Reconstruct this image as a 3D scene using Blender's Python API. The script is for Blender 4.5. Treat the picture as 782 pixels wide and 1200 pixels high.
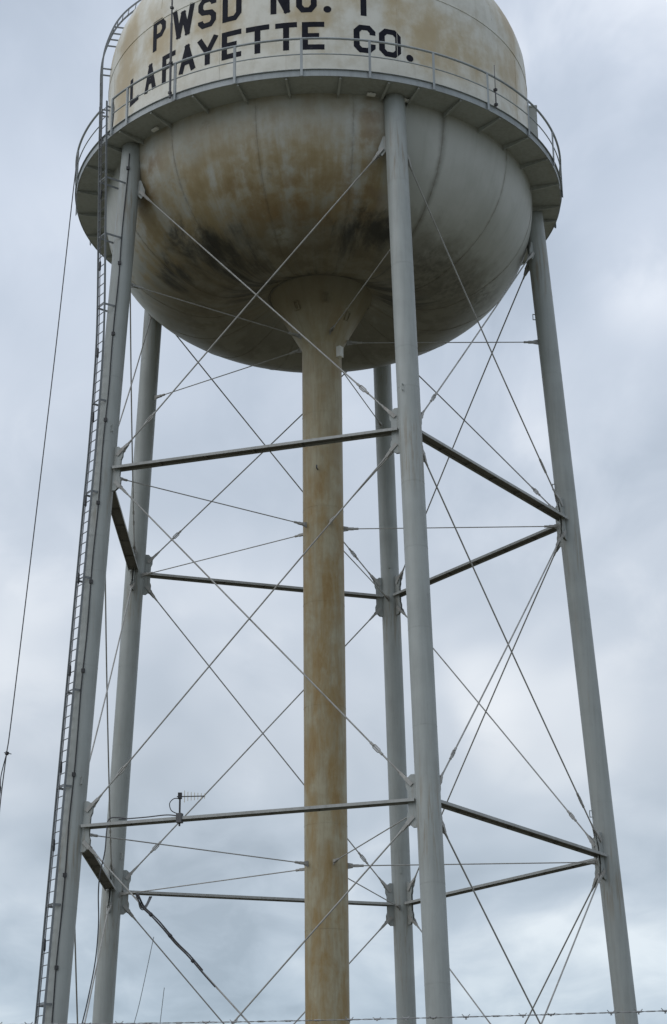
import bpy, bmesh, math, random
from mathutils import Vector, Matrix
random.seed(7)
PI = math.pi
R = math.radians
for o in list(bpy.data.objects):
    bpy.data.objects.remove(o)
S = bpy.context.scene
COL = S.collection

# ------------------------------------------------------------------ camera
FPX, PITCH, YAW, ROLL, DIST = 2254.29, 0.3687, 0.0068, -0.0106, 53.467
cp, sp, cy, sy = math.cos(PITCH), math.sin(PITCH), math.cos(YAW), math.sin(YAW)
fw = Vector((sy*cp, cy*cp, sp)); rt = Vector((cy, -sy, 0)); up = rt.cross(fw)
cr, sr = math.cos(ROLL), math.sin(ROLL)
r2 = rt*cr + up*sr; u2 = up*cr - rt*sr
cd = bpy.data.cameras.new('camera'); cam = bpy.data.objects.new('camera', cd); COL.objects.link(cam)
cam.matrix_world = Matrix(((r2.x, u2.x, -fw.x, 0), (r2.y, u2.y, -fw.y, -DIST), (r2.z, u2.z, -fw.z, 1.7), (0, 0, 0, 1)))
cd.sensor_fit = 'VERTICAL'; cd.sensor_height = 24; cd.sensor_width = 24; cd.lens = FPX/1200*24
cd.clip_end = 5000; cd.clip_start = 0.1
S.camera = cam

# ------------------------------------------------------------------ world, sun, exposure
SUN_EL, SUN_AZ = R(48), R(205)          # azimuth measured from +x, counter-clockwise: behind the camera, to the left
w = bpy.data.worlds.new('World'); S.world = w; w.use_nodes = True
nt = w.node_tree; nt.nodes.clear()
def N(t, typ, **k):
    n = t.nodes.new(typ)
    for a, b in k.items(): setattr(n, a, b)
    return n
def L(t, a, b): t.links.new(a, b)
def val(t, op, a, b=None, c=None, clamp=False):
    n = N(t, 'ShaderNodeMath', operation=op); n.use_clamp = clamp
    for i, x in enumerate((a, b, c)):
        if x is None: continue
        if isinstance(x, (int, float)): n.inputs[i].default_value = x
        else: L(t, x, n.inputs[i])
    return n.outputs[0]
def mixc(t, f, a, b, bt='MIX'):
    n = N(t, 'ShaderNodeMix', data_type='RGBA', blend_type=bt)
    for i, x in ((0, f), (6, a), (7, b)):
        if isinstance(x, (int, float)): n.inputs[i].default_value = x
        elif isinstance(x, tuple): n.inputs[i].default_value = (*x, 1) if len(x) == 3 else x
        else: L(t, x, n.inputs[i])
    return n.outputs[2]
def ramp(t, f, stops, interp='LINEAR'):
    n = N(t, 'ShaderNodeValToRGB'); n.color_ramp.interpolation = interp
    el = n.color_ramp.elements
    while len(el) < len(stops): el.new(0.5)
    for e, (p, c) in zip(el, stops):
        e.position = p; e.color = (*c, 1) if isinstance(c, tuple) else (c, c, c, 1)
    L(t, f, n.inputs[0]); return n.outputs[0]
def noise(t, vec, scale, detail=4, rough=0.55, dist=0.0):
    n = N(t, 'ShaderNodeTexNoise'); n.inputs['Scale'].default_value = scale
    n.inputs['Detail'].default_value = detail; n.inputs['Roughness'].default_value = rough
    n.inputs['Distortion'].default_value = dist
    L(t, vec, n.inputs['Vector']); return n.outputs[0]

def sstep(t, x, a, b):
    n = N(t, 'ShaderNodeMapRange', interpolation_type='SMOOTHSTEP'); n.inputs[1].default_value = a; n.inputs[2].default_value = b
    L(t, x, n.inputs[0]); return n.outputs[0]
# brighter gaps and darker rolls of the cloud deck: direction, size, strength
SKYSPOTS = [((0.159, 0.872, 0.463), .06, .10), ((-0.137, 0.868, 0.477), .12, .05), ((-0.03, 0.95, 0.28), .10, .06), ((0.083, 0.962, 0.255), .09, .07), ((-0.14, 0.955, 0.245), .09, .05),
            ((-0.075, 0.986, 0.15), .09, -.05), ((0.12, 0.835, 0.537), .15, -.10), ((0.115, 0.925, 0.36), .06, -.04)]
sky = N(nt, 'ShaderNodeTexSky', sky_type='NISHITA'); sky.sun_disc = False
sky.sun_elevation = SUN_EL; sky.sun_rotation = PI/2 - SUN_AZ
bg_sky = N(nt, 'ShaderNodeBackground'); bg_sky.inputs[1].default_value = 0.10
L(nt, sky.outputs[0], bg_sky.inputs[0])
tc = N(nt, 'ShaderNodeTexCoord'); sep = N(nt, 'ShaderNodeSeparateXYZ'); L(nt, tc.outputs['Generated'], sep.inputs[0])
zc = val(nt, 'MAXIMUM', sep.outputs[2], 0.0)
den = val(nt, 'ADD', zc, 0.16)
cmb = N(nt, 'ShaderNodeCombineXYZ')
L(nt, val(nt, 'DIVIDE', sep.outputs[0], den), cmb.inputs[0]); L(nt, val(nt, 'MULTIPLY', val(nt, 'DIVIDE', sep.outputs[1], den), 0.5), cmb.inputs[1])
cmb.inputs[2].default_value = 5.3
big = noise(nt, cmb.outputs[0], 2.6, 3, 0.5, 0.5)
fine = noise(nt, cmb.outputs[0], 8.0, 5, 0.55, 0.4)
dens = val(nt, 'ADD', val(nt, 'MULTIPLY', big, 0.74), val(nt, 'MULTIPLY', fine, 0.26))
def skyspot(d, r):
    n = N(nt, 'ShaderNodeVectorMath', operation='DISTANCE'); L(nt, tc.outputs['Generated'], n.inputs[0]); n.inputs[1].default_value = d
    wob = val(nt, 'MULTIPLY', val(nt, 'SUBTRACT', fine, 0.5), r*2.2)
    return sstep(nt, val(nt, 'ADD', n.outputs['Value'], wob), r, 0.0)
for d_, r_, k_ in SKYSPOTS:
    dens = val(nt, 'ADD', dens, val(nt, 'MULTIPLY', skyspot(d_, r_), k_))
cloud = ramp(nt, dens, [(0.35, (0.36, 0.405, 0.462)), (0.45, (0.44, 0.487, 0.55)), (0.535, (0.52, 0.562, 0.622)), (0.67, (0.74, 0.76, 0.79))])
# the overcast is thinner and bluer overhead, greyer towards the horizon
elev = ramp(nt, zc, [(0.10, (0.82, 0.90, 0.94)), (0.24, (0.99, 1.0, 1.0)), (0.50, (1.02, 1.05, 1.10)), (1.0, (1.0, 1.02, 1.06))])
cloud = mixc(nt, 1.0, cloud, elev, 'MULTIPLY')
bg_cl = N(nt, 'ShaderNodeBackground'); bg_cl.inputs[1].default_value = 1.0
L(nt, cloud, bg_cl.inputs[0])
mx = N(nt, 'ShaderNodeMixShader'); mx.inputs[0].default_value = 0.93
L(nt, bg_sky.outputs[0], mx.inputs[1]); L(nt, bg_cl.outputs[0], mx.inputs[2])
wo = N(nt, 'ShaderNodeOutputWorld'); L(nt, mx.outputs[0], wo.inputs[0])

sl = bpy.data.lights.new('sun', 'SUN'); sl.energy = 0.9; sl.angle = R(70); sl.color = (1.0, 0.97, 0.93)
sun = bpy.data.objects.new('sun', sl); COL.objects.link(sun)
sd = Vector((math.cos(SUN_AZ)*math.cos(SUN_EL), math.sin(SUN_AZ)*math.cos(SUN_EL), math.sin(SUN_EL)))
sun.rotation_euler = sd.to_track_quat('Z', 'Y').to_euler()
S.render.engine = 'CYCLES'
S.view_settings.view_transform = 'Standard'; S.view_settings.look = 'None'
S.view_settings.exposure = 0.30; S.view_settings.gamma = 1.0
S.view_settings.use_curve_mapping = False

# ------------------------------------------------------------------ materials
def mat(name, rough=0.6, metal=0.0):
    m = bpy.data.materials.new(name); m.use_nodes = True
    b = m.node_tree.nodes['Principled BSDF']
    b.inputs['Roughness'].default_value = rough; b.inputs['Metallic'].default_value = metal
    return m, m.node_tree, b
def pos(t, sx=1, sy=1, sz=1):
    g = N(t, 'ShaderNodeNewGeometry'); mp = N(t, 'ShaderNodeMapping')
    mp.inputs['Scale'].default_value = (sx, sy, sz); L(t, g.outputs['Position'], mp.inputs[0]); return mp.outputs[0]
def sepxyz(t):
    g = N(t, 'ShaderNodeNewGeometry'); s = N(t, 'ShaderNodeSeparateXYZ'); L(t, g.outputs['Position'], s.inputs[0]); return s.outputs
def bump(t, b, h, strength, dist=0.02):
    n = N(t, 'ShaderNodeBump'); n.inputs['Strength'].default_value = strength; n.inputs['Distance'].default_value = dist
    L(t, h, n.inputs['Height']); L(t, n.outputs[0], b.inputs['Normal'])

def polar(t, k_arc, k_z):
    """surface coordinates of the tank: arc length round the axis and height (the seam of the angle is at the back)"""
    x, y, z = sepxyz(t)
    a = val(t, 'ARCTAN2', x, val(t, 'MULTIPLY', y, -1.0))
    c = N(t, 'ShaderNodeCombineXYZ'); L(t, val(t, 'MULTIPLY', a, k_arc), c.inputs[0]); L(t, val(t, 'MULTIPLY', z, k_z), c.inputs[1]); return c.outputs[0]
def spots(t, pts, jitter=None, amt=0.0):
    out = None; g = N(t, 'ShaderNodeNewGeometry')
    for (x, y, z, r) in pts:
        d = N(t, 'ShaderNodeVectorMath', operation='DISTANCE'); L(t, g.outputs['Position'], d.inputs[0]); d.inputs[1].default_value = (x, y, z)
        f = sstep(t, d.outputs['Value'], r, r*.15)
        out = f if out is None else val(t, 'MAXIMUM', out, f)
    return out
def weathered_paint(name, base, dirt, rough=0.5, streak=0.45, rust=None, rust_amt=0.0, at=None):
    m, t, b = mat(name, rough)
    st = noise(t, pos(t, 9, 9, 0.5), 1.0, 5, 0.6)
    bl = noise(t, pos(t, 1, 1, 1), 0.9, 5, 0.6)
    f = val(t, 'ADD', val(t, 'MULTIPLY', st, 0.55), val(t, 'MULTIPLY', bl, 0.45))
    c = mixc(t, val(t, 'MULTIPLY', sstep(t, f, 0.40, 0.68), streak), base, dirt)
    sp_ = noise(t, pos(t, 1, 1, 0.6), 14, 3, 0.6)
    c = mixc(t, val(t, 'MULTIPLY', sstep(t, sp_, 0.60, 0.78), 0.30), c, dirt)
    if rust:
        rs = noise(t, pos(t, 6, 6, 0.35), 1.0, 5, 0.65)
        c = mixc(t, val(t, 'MULTIPLY', sstep(t, rs, 0.58, 0.75), rust_amt), c, rust)
    if at:          # rust and grime run down from the welded plates
        dr = noise(t, pos(t, 11, 11, 0.7), 1.0, 5, 0.65)
        c = mixc(t, val(t, 'MULTIPLY', val(t, 'MULTIPLY', spots(t, at), sstep(t, dr, 0.46, 0.66)), 0.55), c, (0.19, 0.145, 0.085))
    L(t, c, b.inputs['Base Color'])
    L(t, ramp(t, bl, [(0.3, rough-0.08), (0.7, rough+0.14)]), b.inputs['Roughness'])
    bump(t, b, sp_, 0.12, 0.004)
    return m
M = {}
M['leg'] = weathered_paint('grey_leg_paint', (0.325, 0.348, 0.338), (0.235, 0.25, 0.238), 0.5, 0.55, (0.24, 0.17, 0.09), 0.22,
    [(math.cos(R(a))*r_, math.sin(R(a))*r_, z_, 1.7) for a in (215.5, 288.69, 0.47, 71.99, 143.85) for r_, z_ in ((7.40, 21.3), (7.95, 11.3), (6.9, 30.4))])
M['rod'] = weathered_paint('grey_rod_paint', (0.36, 0.36, 0.345), (0.20, 0.18, 0.155), 0.5, 0.7)
M['strut'] = weathered_paint('grey_strut_paint', (0.36, 0.37, 0.36), (0.22, 0.22, 0.205), 0.5, 0.6)
M['strut_web'] = weathered_paint('shaded_strut_web', (0.13, 0.125, 0.11), (0.07, 0.065, 0.055), 0.7, 0.7)  # shade inside the strut channel, painted in as a darker web colour
M['rail'] = weathered_paint('grey_railing_paint', (0.33, 0.36, 0.37), (0.18, 0.19, 0.20), 0.5, 0.5)
M['balcony'] = weathered_paint('balcony_paint', (0.40, 0.42, 0.40), (0.24, 0.24, 0.21), 0.55, 0.5, (0.25, 0.16, 0.07), 0.2)
M['ladder'] = weathered_paint('galvanised_ladder', (0.19, 0.205, 0.215), (0.11, 0.11, 0.11), 0.45, 0.5)
M['white'] = weathered_paint('white_plate', (0.80, 0.80, 0.76), (0.6, 0.6, 0.56), 0.5, 0.3)
m, t, b = mat('black_cable', 0.55); b.inputs['Base Color'].default_value = (0.022, 0.022, 0.025, 1); M['black'] = m
m, t, b = mat('grey_cable', 0.6); b.inputs['Base Color'].default_value = (0.085, 0.085, 0.09, 1); M['cable'] = m
m, t, b = mat('pale_wire', 0.5); b.inputs['Base Color'].default_value = (0.30, 0.33, 0.35, 1); M['palewire'] = m
m, t, b = mat('galvanised_wire', 0.45, 0.6); b.inputs['Base Color'].default_value = (0.30, 0.30, 0.30, 1); M['wire'] = m
m, t, b = mat('aluminium', 0.4, 0.5); b.inputs['Base Color'].default_value = (0.55, 0.50, 0.38, 1); M['alu'] = m
m, t, b = mat('letter_paint', 0.5)
n_ = noise(t, pos(t, 1, 1, 1), 6, 4, 0.6)
L(t, ramp(t, n_, [(0.35, (0.006, 0.007, 0.013)), (0.66, (0.012, 0.013, 0.021)), (0.80, (0.05, 0.05, 0.052))]), b.inputs['Base Color']); b.inputs['Specular IOR Level'].default_value = 0.15; b.inputs['Roughness'].default_value = 0.7; M['letter'] = m

def bowl_mat():
    m, t, b = mat('bowl_paint', 0.55)
    x, y, z = sepxyz(t)
    big = noise(t, pos(t), 0.5, 5, 0.6, 0.2); mid = noise(t, pos(t), 1.5, 6, 0.62, 0.15); fine_ = noise(t, pos(t), 5.0, 6, 0.65)
    st = noise(t, polar(t, 7.0, 0.16), 1.3, 6, 0.62, 0.15); st2 = noise(t, polar(t, 7.0, 0.10), 5.5, 4, 0.6)
    c = mixc(t, sstep(t, big, 0.35, 0.65), (0.46, 0.47, 0.44), (0.39, 0.40, 0.365))
    c = mixc(t, val(t, 'MULTIPLY', sstep(t, st2, 0.45, 0.75), 0.16), c, (0.21, 0.21, 0.175))
    # stained sector: between the two front legs
    edge = val(t, 'ADD', x, val(t, 'MULTIPLY', val(t, 'SUBTRACT', mid, 0.5), 2.4))
    sect = val(t, 'MULTIPLY', sstep(t, edge, 2.4, 1.5), sstep(t, edge, -6.0, -5.1))
    sect = val(t, 'MULTIPLY', sect, sstep(t, y, 3.0, -2.0))
    topf = val(t, 'SUBTRACT', 1.0, val(t, 'MULTIPLY', sstep(t, z, 30.6, 32.2), 0.55)); sect2 = val(t, 'MULTIPLY', sect, topf)
    f = val(t, 'ADD', val(t, 'MULTIPLY', st, .55), val(t, 'MULTIPLY', mid, .45))
    c = mixc(t, val(t, 'MULTIPLY', val(t, 'MULTIPLY', sect2, sstep(t, f, 0.34, 0.58)), 0.92), c, (0.315, 0.247, 0.128))
    c = mixc(t, val(t, 'MULTIPLY', val(t, 'MULTIPLY', sect2, sstep(t, f, 0.49, 0.68)), 0.7), c, (0.228, 0.165, 0.07))
    og = spots(t, [(-.6, -5.2, 29.6, 2.0), (-1.9, -5.3, 29.9, 1.4), (1.2, -5.6, 29.9, 1.4), (1.62, -6.3, 31.2, .8), (1.55, -6.5, 32.0, .7), (-4.9, -4.3, 31.6, .8), (-5.0, -3.9, 30.9, .8)])
    c = mixc(t, val(t, 'MULTIPLY', val(t, 'MULTIPLY', og, sstep(t, mid, 0.38, 0.68)), 0.7), c, (0.20, 0.122, 0.05))
    # the lower belly is darker and browner all the way round
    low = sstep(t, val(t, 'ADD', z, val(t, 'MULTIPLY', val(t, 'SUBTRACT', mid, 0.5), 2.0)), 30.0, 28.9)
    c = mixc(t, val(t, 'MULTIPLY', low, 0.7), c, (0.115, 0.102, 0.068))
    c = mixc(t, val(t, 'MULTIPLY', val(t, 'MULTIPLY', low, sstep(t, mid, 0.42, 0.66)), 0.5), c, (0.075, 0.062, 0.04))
    # black algae in a few patches
    ap = spots(t, [(-3.4, -3.6, 29.25, 2.3), (-2.2, -3.0, 28.9, 1.8), (1.3, -4.6, 29.2, 1.9),
                   (0, -1.6, 29.4, 2.7), (2.3, -1.2, 29.0, 2.0), (-2.0, -1.7, 29.0, 2.0), (-4.3, -2.0, 29.2, 1.2)])
    af = val(t, 'ADD', val(t, 'MULTIPLY', ap, 0.27), val(t, 'MULTIPLY', noise(t, polar(t, 5.5, 1.0), 0.9, 11, 0.70, 0.25), 1.0))
    c = mixc(t, val(t, 'MULTIPLY', sstep(t, af, 0.61, 0.86), 0.92), c, (0.02, 0.02, 0.016))
    # lighter scuffed paint patches
    pp = spots(t, [(-4.31, -4.71, 30.83, .75), (-1.08, -4.61, 29.2, .6), (-3.6, -5.4, 31.5, .7)])
    c = mixc(t, val(t, 'MULTIPLY', val(t, 'MULTIPLY', pp, sstep(t, fine_, 0.3, 0.6)), 0.6), c, (0.34, 0.35, 0.31))
    c = mixc(t, val(t, 'MULTIPLY', sstep(t, fine_, 0.60, 0.78), 0.22), c, (0.36, 0.35, 0.29))
    # grime along one vertical weld
    an = val(t, 'ABSOLUTE', val(t, 'SUBTRACT', val(t, 'ADD', val(t, 'ARCTAN2', x, val(t, 'MULTIPLY', y, -1.0)), val(t, 'MULTIPLY', val(t, 'SUBTRACT', mid, 0.5), 0.05)), R(32.6)))
    c = mixc(t, val(t, 'MULTIPLY', sstep(t, an, 0.030, 0.002), 0.38), c, (0.11, 0.11, 0.09))
    sn = val(t, 'ABSOLUTE', val(t, 'SUBTRACT', val(t, 'FRACT', val(t, 'ADD', val(t, 'DIVIDE', val(t, 'SUBTRACT', val(t, 'ARCTAN2', x, val(t, 'MULTIPLY', y, -1.0)), R(32.6)), R(24)), 30.5)), 0.5))
    c = mixc(t, val(t, 'MULTIPLY', val(t, 'MULTIPLY', sstep(t, sn, 0.045, 0.0), sstep(t, fine_, 0.3, 0.65)), 0.34), c, (0.13, 0.10, 0.06))
    a2 = spots(t, [(3.2, -2.7, 28.9, 1.7), (4.9, -.4, 29.26, 1.3), (4.0, -1.6, 29.0, 1.4)])
    c = mixc(t, val(t, 'MULTIPLY', val(t, 'MULTIPLY', a2, sstep(t, fine_, 0.38, 0.66)), 0.55), c, (0.05, 0.046, 0.035))
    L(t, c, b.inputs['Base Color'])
    bump(t, b, val(t, 'ADD', mid, val(t, 'MULTIPLY', big, 1.5)), 0.16, 0.03)
    return m
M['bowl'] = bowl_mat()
m, t, b = mat('bowl_seam', 0.7); b.inputs['Base Color'].default_value = (0.15, 0.14, 0.11, 1); M['seam'] = m

def shell_mat():
    m, t, b = mat('shell_paint', 0.5)
    x, y, z = sepxyz(t)
    st = noise(t, polar(t, 6.7, 0.24), 0.75, 5, 0.52, 0.1); st2 = noise(t, polar(t, 6.7, 0.14), 4.0, 5, 0.6)
    mid = noise(t, pos(t), 1.8, 6, 0.62)
    c = mixc(t, sstep(t, mid, 0.35, 0.7), (0.62, 0.61, 0.545), (0.53, 0.52, 0.455))
    sp_ = spots(t, [(-5.95, -3.3, 35.2, 1.5), (-5.8, -3.4, 36.6, 1.3), (-5.9, -3.1, 34.2, 1.0), (-4.7, -4.9, 35.6, 1.0), (3.4, -5.8, 34.9, 1.8), (4.9, -4.7, 35.2, 1.8), (5.9, -3.3, 35.4, 1.6), (2.3, -6.4, 35.6, 1.3), (-.3, -6.8, 35.2, 1.0), (-2.9, -6.1, 35.6, 1.2), (5.8, -3.0, 37.4, 1.6), (1.0, -6.7, 36.2, 1.2)])
    f = val(t, 'ADD', val(t, 'MULTIPLY', st, .6), val(t, 'MULTIPLY', mid, .4))
    f = val(t, 'ADD', f, val(t, 'MULTIPLY', sp_, 0.16))
    hi = sstep(t, val(t, 'ADD', z, val(t, 'MULTIPLY', mid, 1.0)), 33.8, 34.7)
    c = mixc(t, val(t, 'MULTIPLY', val(t, 'MULTIPLY', sstep(t, f, 0.44, 0.70), hi), 0.85), c, (0.46, 0.385, 0.245))
    c = mixc(t, val(t, 'MULTIPLY', val(t, 'MULTIPLY', sstep(t, f, 0.58, 0.78), hi), 0.55), c, (0.36, 0.265, 0.125))
    c = mixc(t, val(t, 'MULTIPLY', sstep(t, st2, 0.52, 0.70), 0.28), c, (0.37, 0.34, 0.26))
    L(t, c, b.inputs['Base Color']); bump(t, b, mid, 0.06, 0.02)
    return m
M['shell'] = shell_mat()

def riser_mat():
    m, t, b = mat('riser_paint', 0.55)
    x, y, z = sepxyz(t)
    st = noise(t, polar(t, 0.9, 0.26), 1.6, 6, 0.66, 0.5); st2 = noise(t, polar(t, 0.9, 0.12), 7.0, 5, 0.62, 0.2)
    bl = noise(t, pos(t, 1, 1, 0.7), 1.5, 6, 0.66, 0.3)
    c = mixc(t, sstep(t, bl, 0.3, 0.7), (0.39, 0.35, 0.24), (0.325, 0.285, 0.19))
    dn = sstep(t, z, 25.5, 21.5)
    amt = val(t, 'ADD', 0.42, val(t, 'MULTIPLY', dn, 0.48))
    f = val(t, 'ADD', val(t, 'MULTIPLY', st, .6), val(t, 'MULTIPLY', bl, .4))
    c = mixc(t, val(t, 'MULTIPLY', sstep(t, st2, 0.45, 0.68), 0.45), c, (0.235, 0.19, 0.11))
    c = mixc(t, val(t, 'MULTIPLY', sstep(t, f, 0.40, 0.60), amt), c, (0.295, 0.20, 0.075))
    c = mixc(t, val(t, 'MULTIPLY', sstep(t, f, 0.545, 0.66), val(t, 'MULTIPLY', amt, 0.85)), c, (0.24, 0.135, 0.036))
    c = mixc(t, val(t, 'MULTIPLY', sstep(t, bl, 0.60, 0.76), 0.25), c, (0.34, 0.33, 0.27))
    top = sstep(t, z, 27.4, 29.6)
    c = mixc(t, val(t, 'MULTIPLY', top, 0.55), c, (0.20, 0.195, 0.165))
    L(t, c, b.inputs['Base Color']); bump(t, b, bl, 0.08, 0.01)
    return m
M['riser'] = riser_mat()
m, t, b = mat('concrete', 0.9)
L(t, ramp(t, noise(t, pos(t), 4, 6, 0.6), [(0.3, (0.26, 0.25, 0.23)), (0.7, (0.38, 0.37, 0.34))]), b.inputs['Base Color']); M['concrete'] = m
m, t, b = mat('grass_ground', 0.95)
g_ = val(t, 'ADD', val(t, 'MULTIPLY', noise(t, pos(t), 0.15, 5, 0.6), 0.5), val(t, 'MULTIPLY', noise(t, pos(t), 9, 5, 0.7), 0.5))
L(t, ramp(t, g_, [(0.3, (0.075, 0.076, 0.046)), (0.5, (0.13, 0.121, 0.082)), (0.7, (0.20, 0.18, 0.13))]), b.inputs['Base Color']); M['grass'] = m

# ------------------------------------------------------------------ mesh helpers
def smooth(x, a, b):
    u = min(1, max(0, (x-a)/(b-a))); return u*u*(3-2*u)
def ground_z(x, y): return 1.6*smooth(math.hypot(x, y), 38, 18)
BASE = Vector((0, 0, 1.6))
class MB:
    def __init__(s): s.v = []; s.f = []; s.mi = []; s.sm = []
    def add(s, vs, fs, smooth_=False, mi=0):
        k = len(s.v); s.v += [tuple(v) for v in vs]
        for f in fs: s.f.append(tuple(i+k for i in f)); s.sm.append(smooth_); s.mi.append(mi)
    def box(s, c, ax, ay, az, hx, hy, hz, mi=0):     # centre, unit axes, half sizes
        c = Vector(c); ax, ay, az = Vector(ax), Vector(ay), Vector(az)
        vs = [c+ax*(i*hx)+ay*(j*hy)+az*(k*hz) for i in (-1, 1) for j in (-1, 1) for k in (-1, 1)]
        s.add(vs, [(0, 1, 3, 2), (4, 6, 7, 5), (0, 4, 5, 1), (2, 3, 7, 6), (0, 2, 6, 4), (1, 5, 7, 3)], False, mi)
    def bar(s, a, b, hw, hh, side, mi=0):            # box from a to b
        a, b = Vector(a), Vector(b); d = (b-a).normalized(); sd_ = Vector(side); sd_ = (sd_-d*sd_.dot(d)).normalized()
        s.box((a+b)/2, d, sd_, d.cross(sd_), (b-a).length/2, hw, hh, mi)
    def tube(s, pts, r, n=8, closed=False, caps=True, mi=0):
        pts = [Vector(p) for p in pts]; m_ = len(pts)
        rr = r if isinstance(r, (list, tuple)) else [r]*m_
        ref = None; vs = []
        for i, p in enumerate(pts):
            if closed: d = pts[(i+1) % m_]-pts[i-1]
            else: d = pts[min(i+1, m_-1)]-pts[max(i-1, 0)]
            d.normalize()
            if ref is None:
                ref = Vector((0, 0, 1)) if abs(d.z) < .9 else Vector((1, 0, 0))
            ref = (ref-d*ref.dot(d)).normalized(); bi = d.cross(ref)
            for k in range(n):
                a = 2*PI*k/n; vs.append(p+(ref*math.cos(a)+bi*math.sin(a))*rr[i])
        fs = []
        for i in range(m_ if closed else m_-1):
            j = (i+1) % m_
            for k in range(n): fs.append((i*n+k, i*n+(k+1) % n, j*n+(k+1) % n, j*n+k))
        s.add(vs, fs, True, mi)
        if caps and not closed:
            s.add([vs[k] for k in range(n)][::-1], [tuple(range(n))], False, mi)
            s.add([vs[(m_-1)*n+k] for k in range(n)], [tuple(range(n))], False, mi)
    def lathe(s, prof, n=128, mi=0, cx=0, cy_=0, sharp=False):
        if sharp:
            for i in range(len(prof)-1): s.lathe(prof[i:i+2], n, mi, cx, cy_)
            return
        vs = []; fs = []
        for (r, z) in prof:
            for k in range(n):
                a = 2*PI*k/n; vs.append((cx+r*math.cos(a), cy_+r*math.sin(a), z))
        for i in range(len(prof)-1):
            for k in range(n): fs.append((i*n+k, i*n+(k+1) % n, (i+1)*n+(k+1) % n, (i+1)*n+k))
        s.add(vs, fs, True, mi)
    def plate(s, pts, nrm, th, mi=0):                # flat polygon with thickness
        nrm = Vector(nrm).normalized()*th/2; pts = [Vector(p) for p in pts]; n = len(pts)
        vs = [p+nrm for p in pts]+[p-nrm for p in pts]
        fs = [tuple(range(n)), tuple(range(2*n-1, n-1, -1))]+[(i, i+n, (i+1) % n+n, (i+1) % n) for i in range(n)]
        s.add(vs, fs, False, mi)
    def build(s, name, mats, parent=None, origin=None):
        mats = mats if isinstance(mats, list) else [mats]
        me = bpy.data.meshes.new(name)
        org = Vector(origin) if origin is not None else (Vector((0, 0, 0)) if parent is None else world_loc(parent))
        me.from_pydata([tuple(Vector(v)-org) for v in s.v], [], s.f)
        for m_ in mats: me.materials.append(m_)
        for p, sm_, mi_ in zip(me.polygons, s.sm, s.mi): p.use_smooth = sm_; p.material_index = mi_
        bm = bmesh.new(); bm.from_mesh(me); bmesh.ops.recalc_face_normals(bm, faces=bm.faces); bm.to_mesh(me); bm.free()
        o = bpy.data.objects.new(name, me); COL.objects.link(o)
        if parent: o.parent = parent; o.location = org-world_loc(parent)
        else: o.location = org
        o['_w'] = list(org); return o
def world_loc(o): return Vector(o['_w'])
def empty(name, loc):
    o = bpy.data.objects.new(name, None); o.empty_display_size = 0.3; COL.objects.link(o); o.location = loc; o['_w'] = list(loc); return o
def tag(o, label=None, cat=None, group=None, kind=None):
    for k, v_ in (('label', label), ('category', cat), ('group', group), ('kind', kind)):
        if v_: o[k] = v_
    return o
def catmull(P, n=8):
    P = [Vector(p) for p in P]; out = []
    for i in range(len(P)-1):
        a, b, c, d = P[max(i-1, 0)], P[i], P[i+1], P[min(i+2, len(P)-1)]
        for k in range(n):
            t_ = k/n; out.append(0.5*((2*b)+(c-a)*t_+(2*a-5*b+4*c-d)*t_*t_+(3*b-a-3*c+d)*t_**3))
    out.append(P[-1]); return out
UZ = Vector((0, 0, 1))
def rad(az): a = R(az); return Vector((math.cos(a), math.sin(a), 0))
def tanv(az): a = R(az); return Vector((-math.sin(a), math.cos(a), 0))

# ------------------------------------------------------------------ ground
g = MB(); n = 120; ext = [-1600, -700, -300, -140]+[-90+i*3 for i in range(61)]+[140, 300, 700, 1600]
k = len(ext)
g.add([(x, y, ground_z(x, y)) for x in ext for y in ext], [(i*k+j, (i+1)*k+j, (i+1)*k+j+1, i*k+j+1) for i in range(k-1) for j in range(k-1)], True)
tag(g.build('ground', M['grass']), kind='structure')

# ------------------------------------------------------------------ water tower
AZ = {'FL': 215.5, 'FC': 288.69, 'R': 360.47, 'BC': 431.99, 'BL': 503.85}
ORDER = ['FL', 'FC', 'R', 'BC', 'BL']
ZA, ZB, ZT = 21.987, 11.971, 32.5
LR = 0.305
def legR(z): return 7.3682 + (7.9163-7.3682)*(z-ZA)/(ZB-ZA)
def axis(leg, z): return rad(AZ[leg])*legR(z) + UZ*z
RX = 0.055                                       # the riser stands a touch right of the leg centre
tower = empty('water_tower', BASE)
tag(tower, 'tall five-legged steel water tank with a rust-stained bowl, a railed walkway and black lettering', 'water tower')

# legs
legobj = {}
for lg in ORDER:
    mb = MB(); zs = []; z = 2.15
    pts = []; rr = []
    welds = [4.9, 7.3, 9.8, 13.55, 16.2, 18.7, 20.2, 22.9, 24.6, 27.0, 29.4]
    pts.append(axis(lg, 2.0)); rr.append(LR)
    pts.append(axis(lg, 32.49)); rr.append(LR)
    mb.tube(pts, rr, 48)
    d = (axis(lg, 10)-axis(lg, 2)).normalized(); e1 = d.cross(Vector((0, 1, 0))).normalized(); e2 = d.cross(e1)
    for wz in welds:
        c = axis(lg, wz+.25*math.sin(len(lg)*wz+AZ[lg])); mb.tube([c+(e1*math.cos(2*PI*k/48)+e2*math.sin(2*PI*k/48))*(LR-.001) for k in range(48)], .0045, 6, closed=True)
    mb.tube([axis(lg, 1.95), axis(lg, 1.99)], 0.5, 24)
    legobj[lg] = mb.build('leg', M['leg'], tower)
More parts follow.
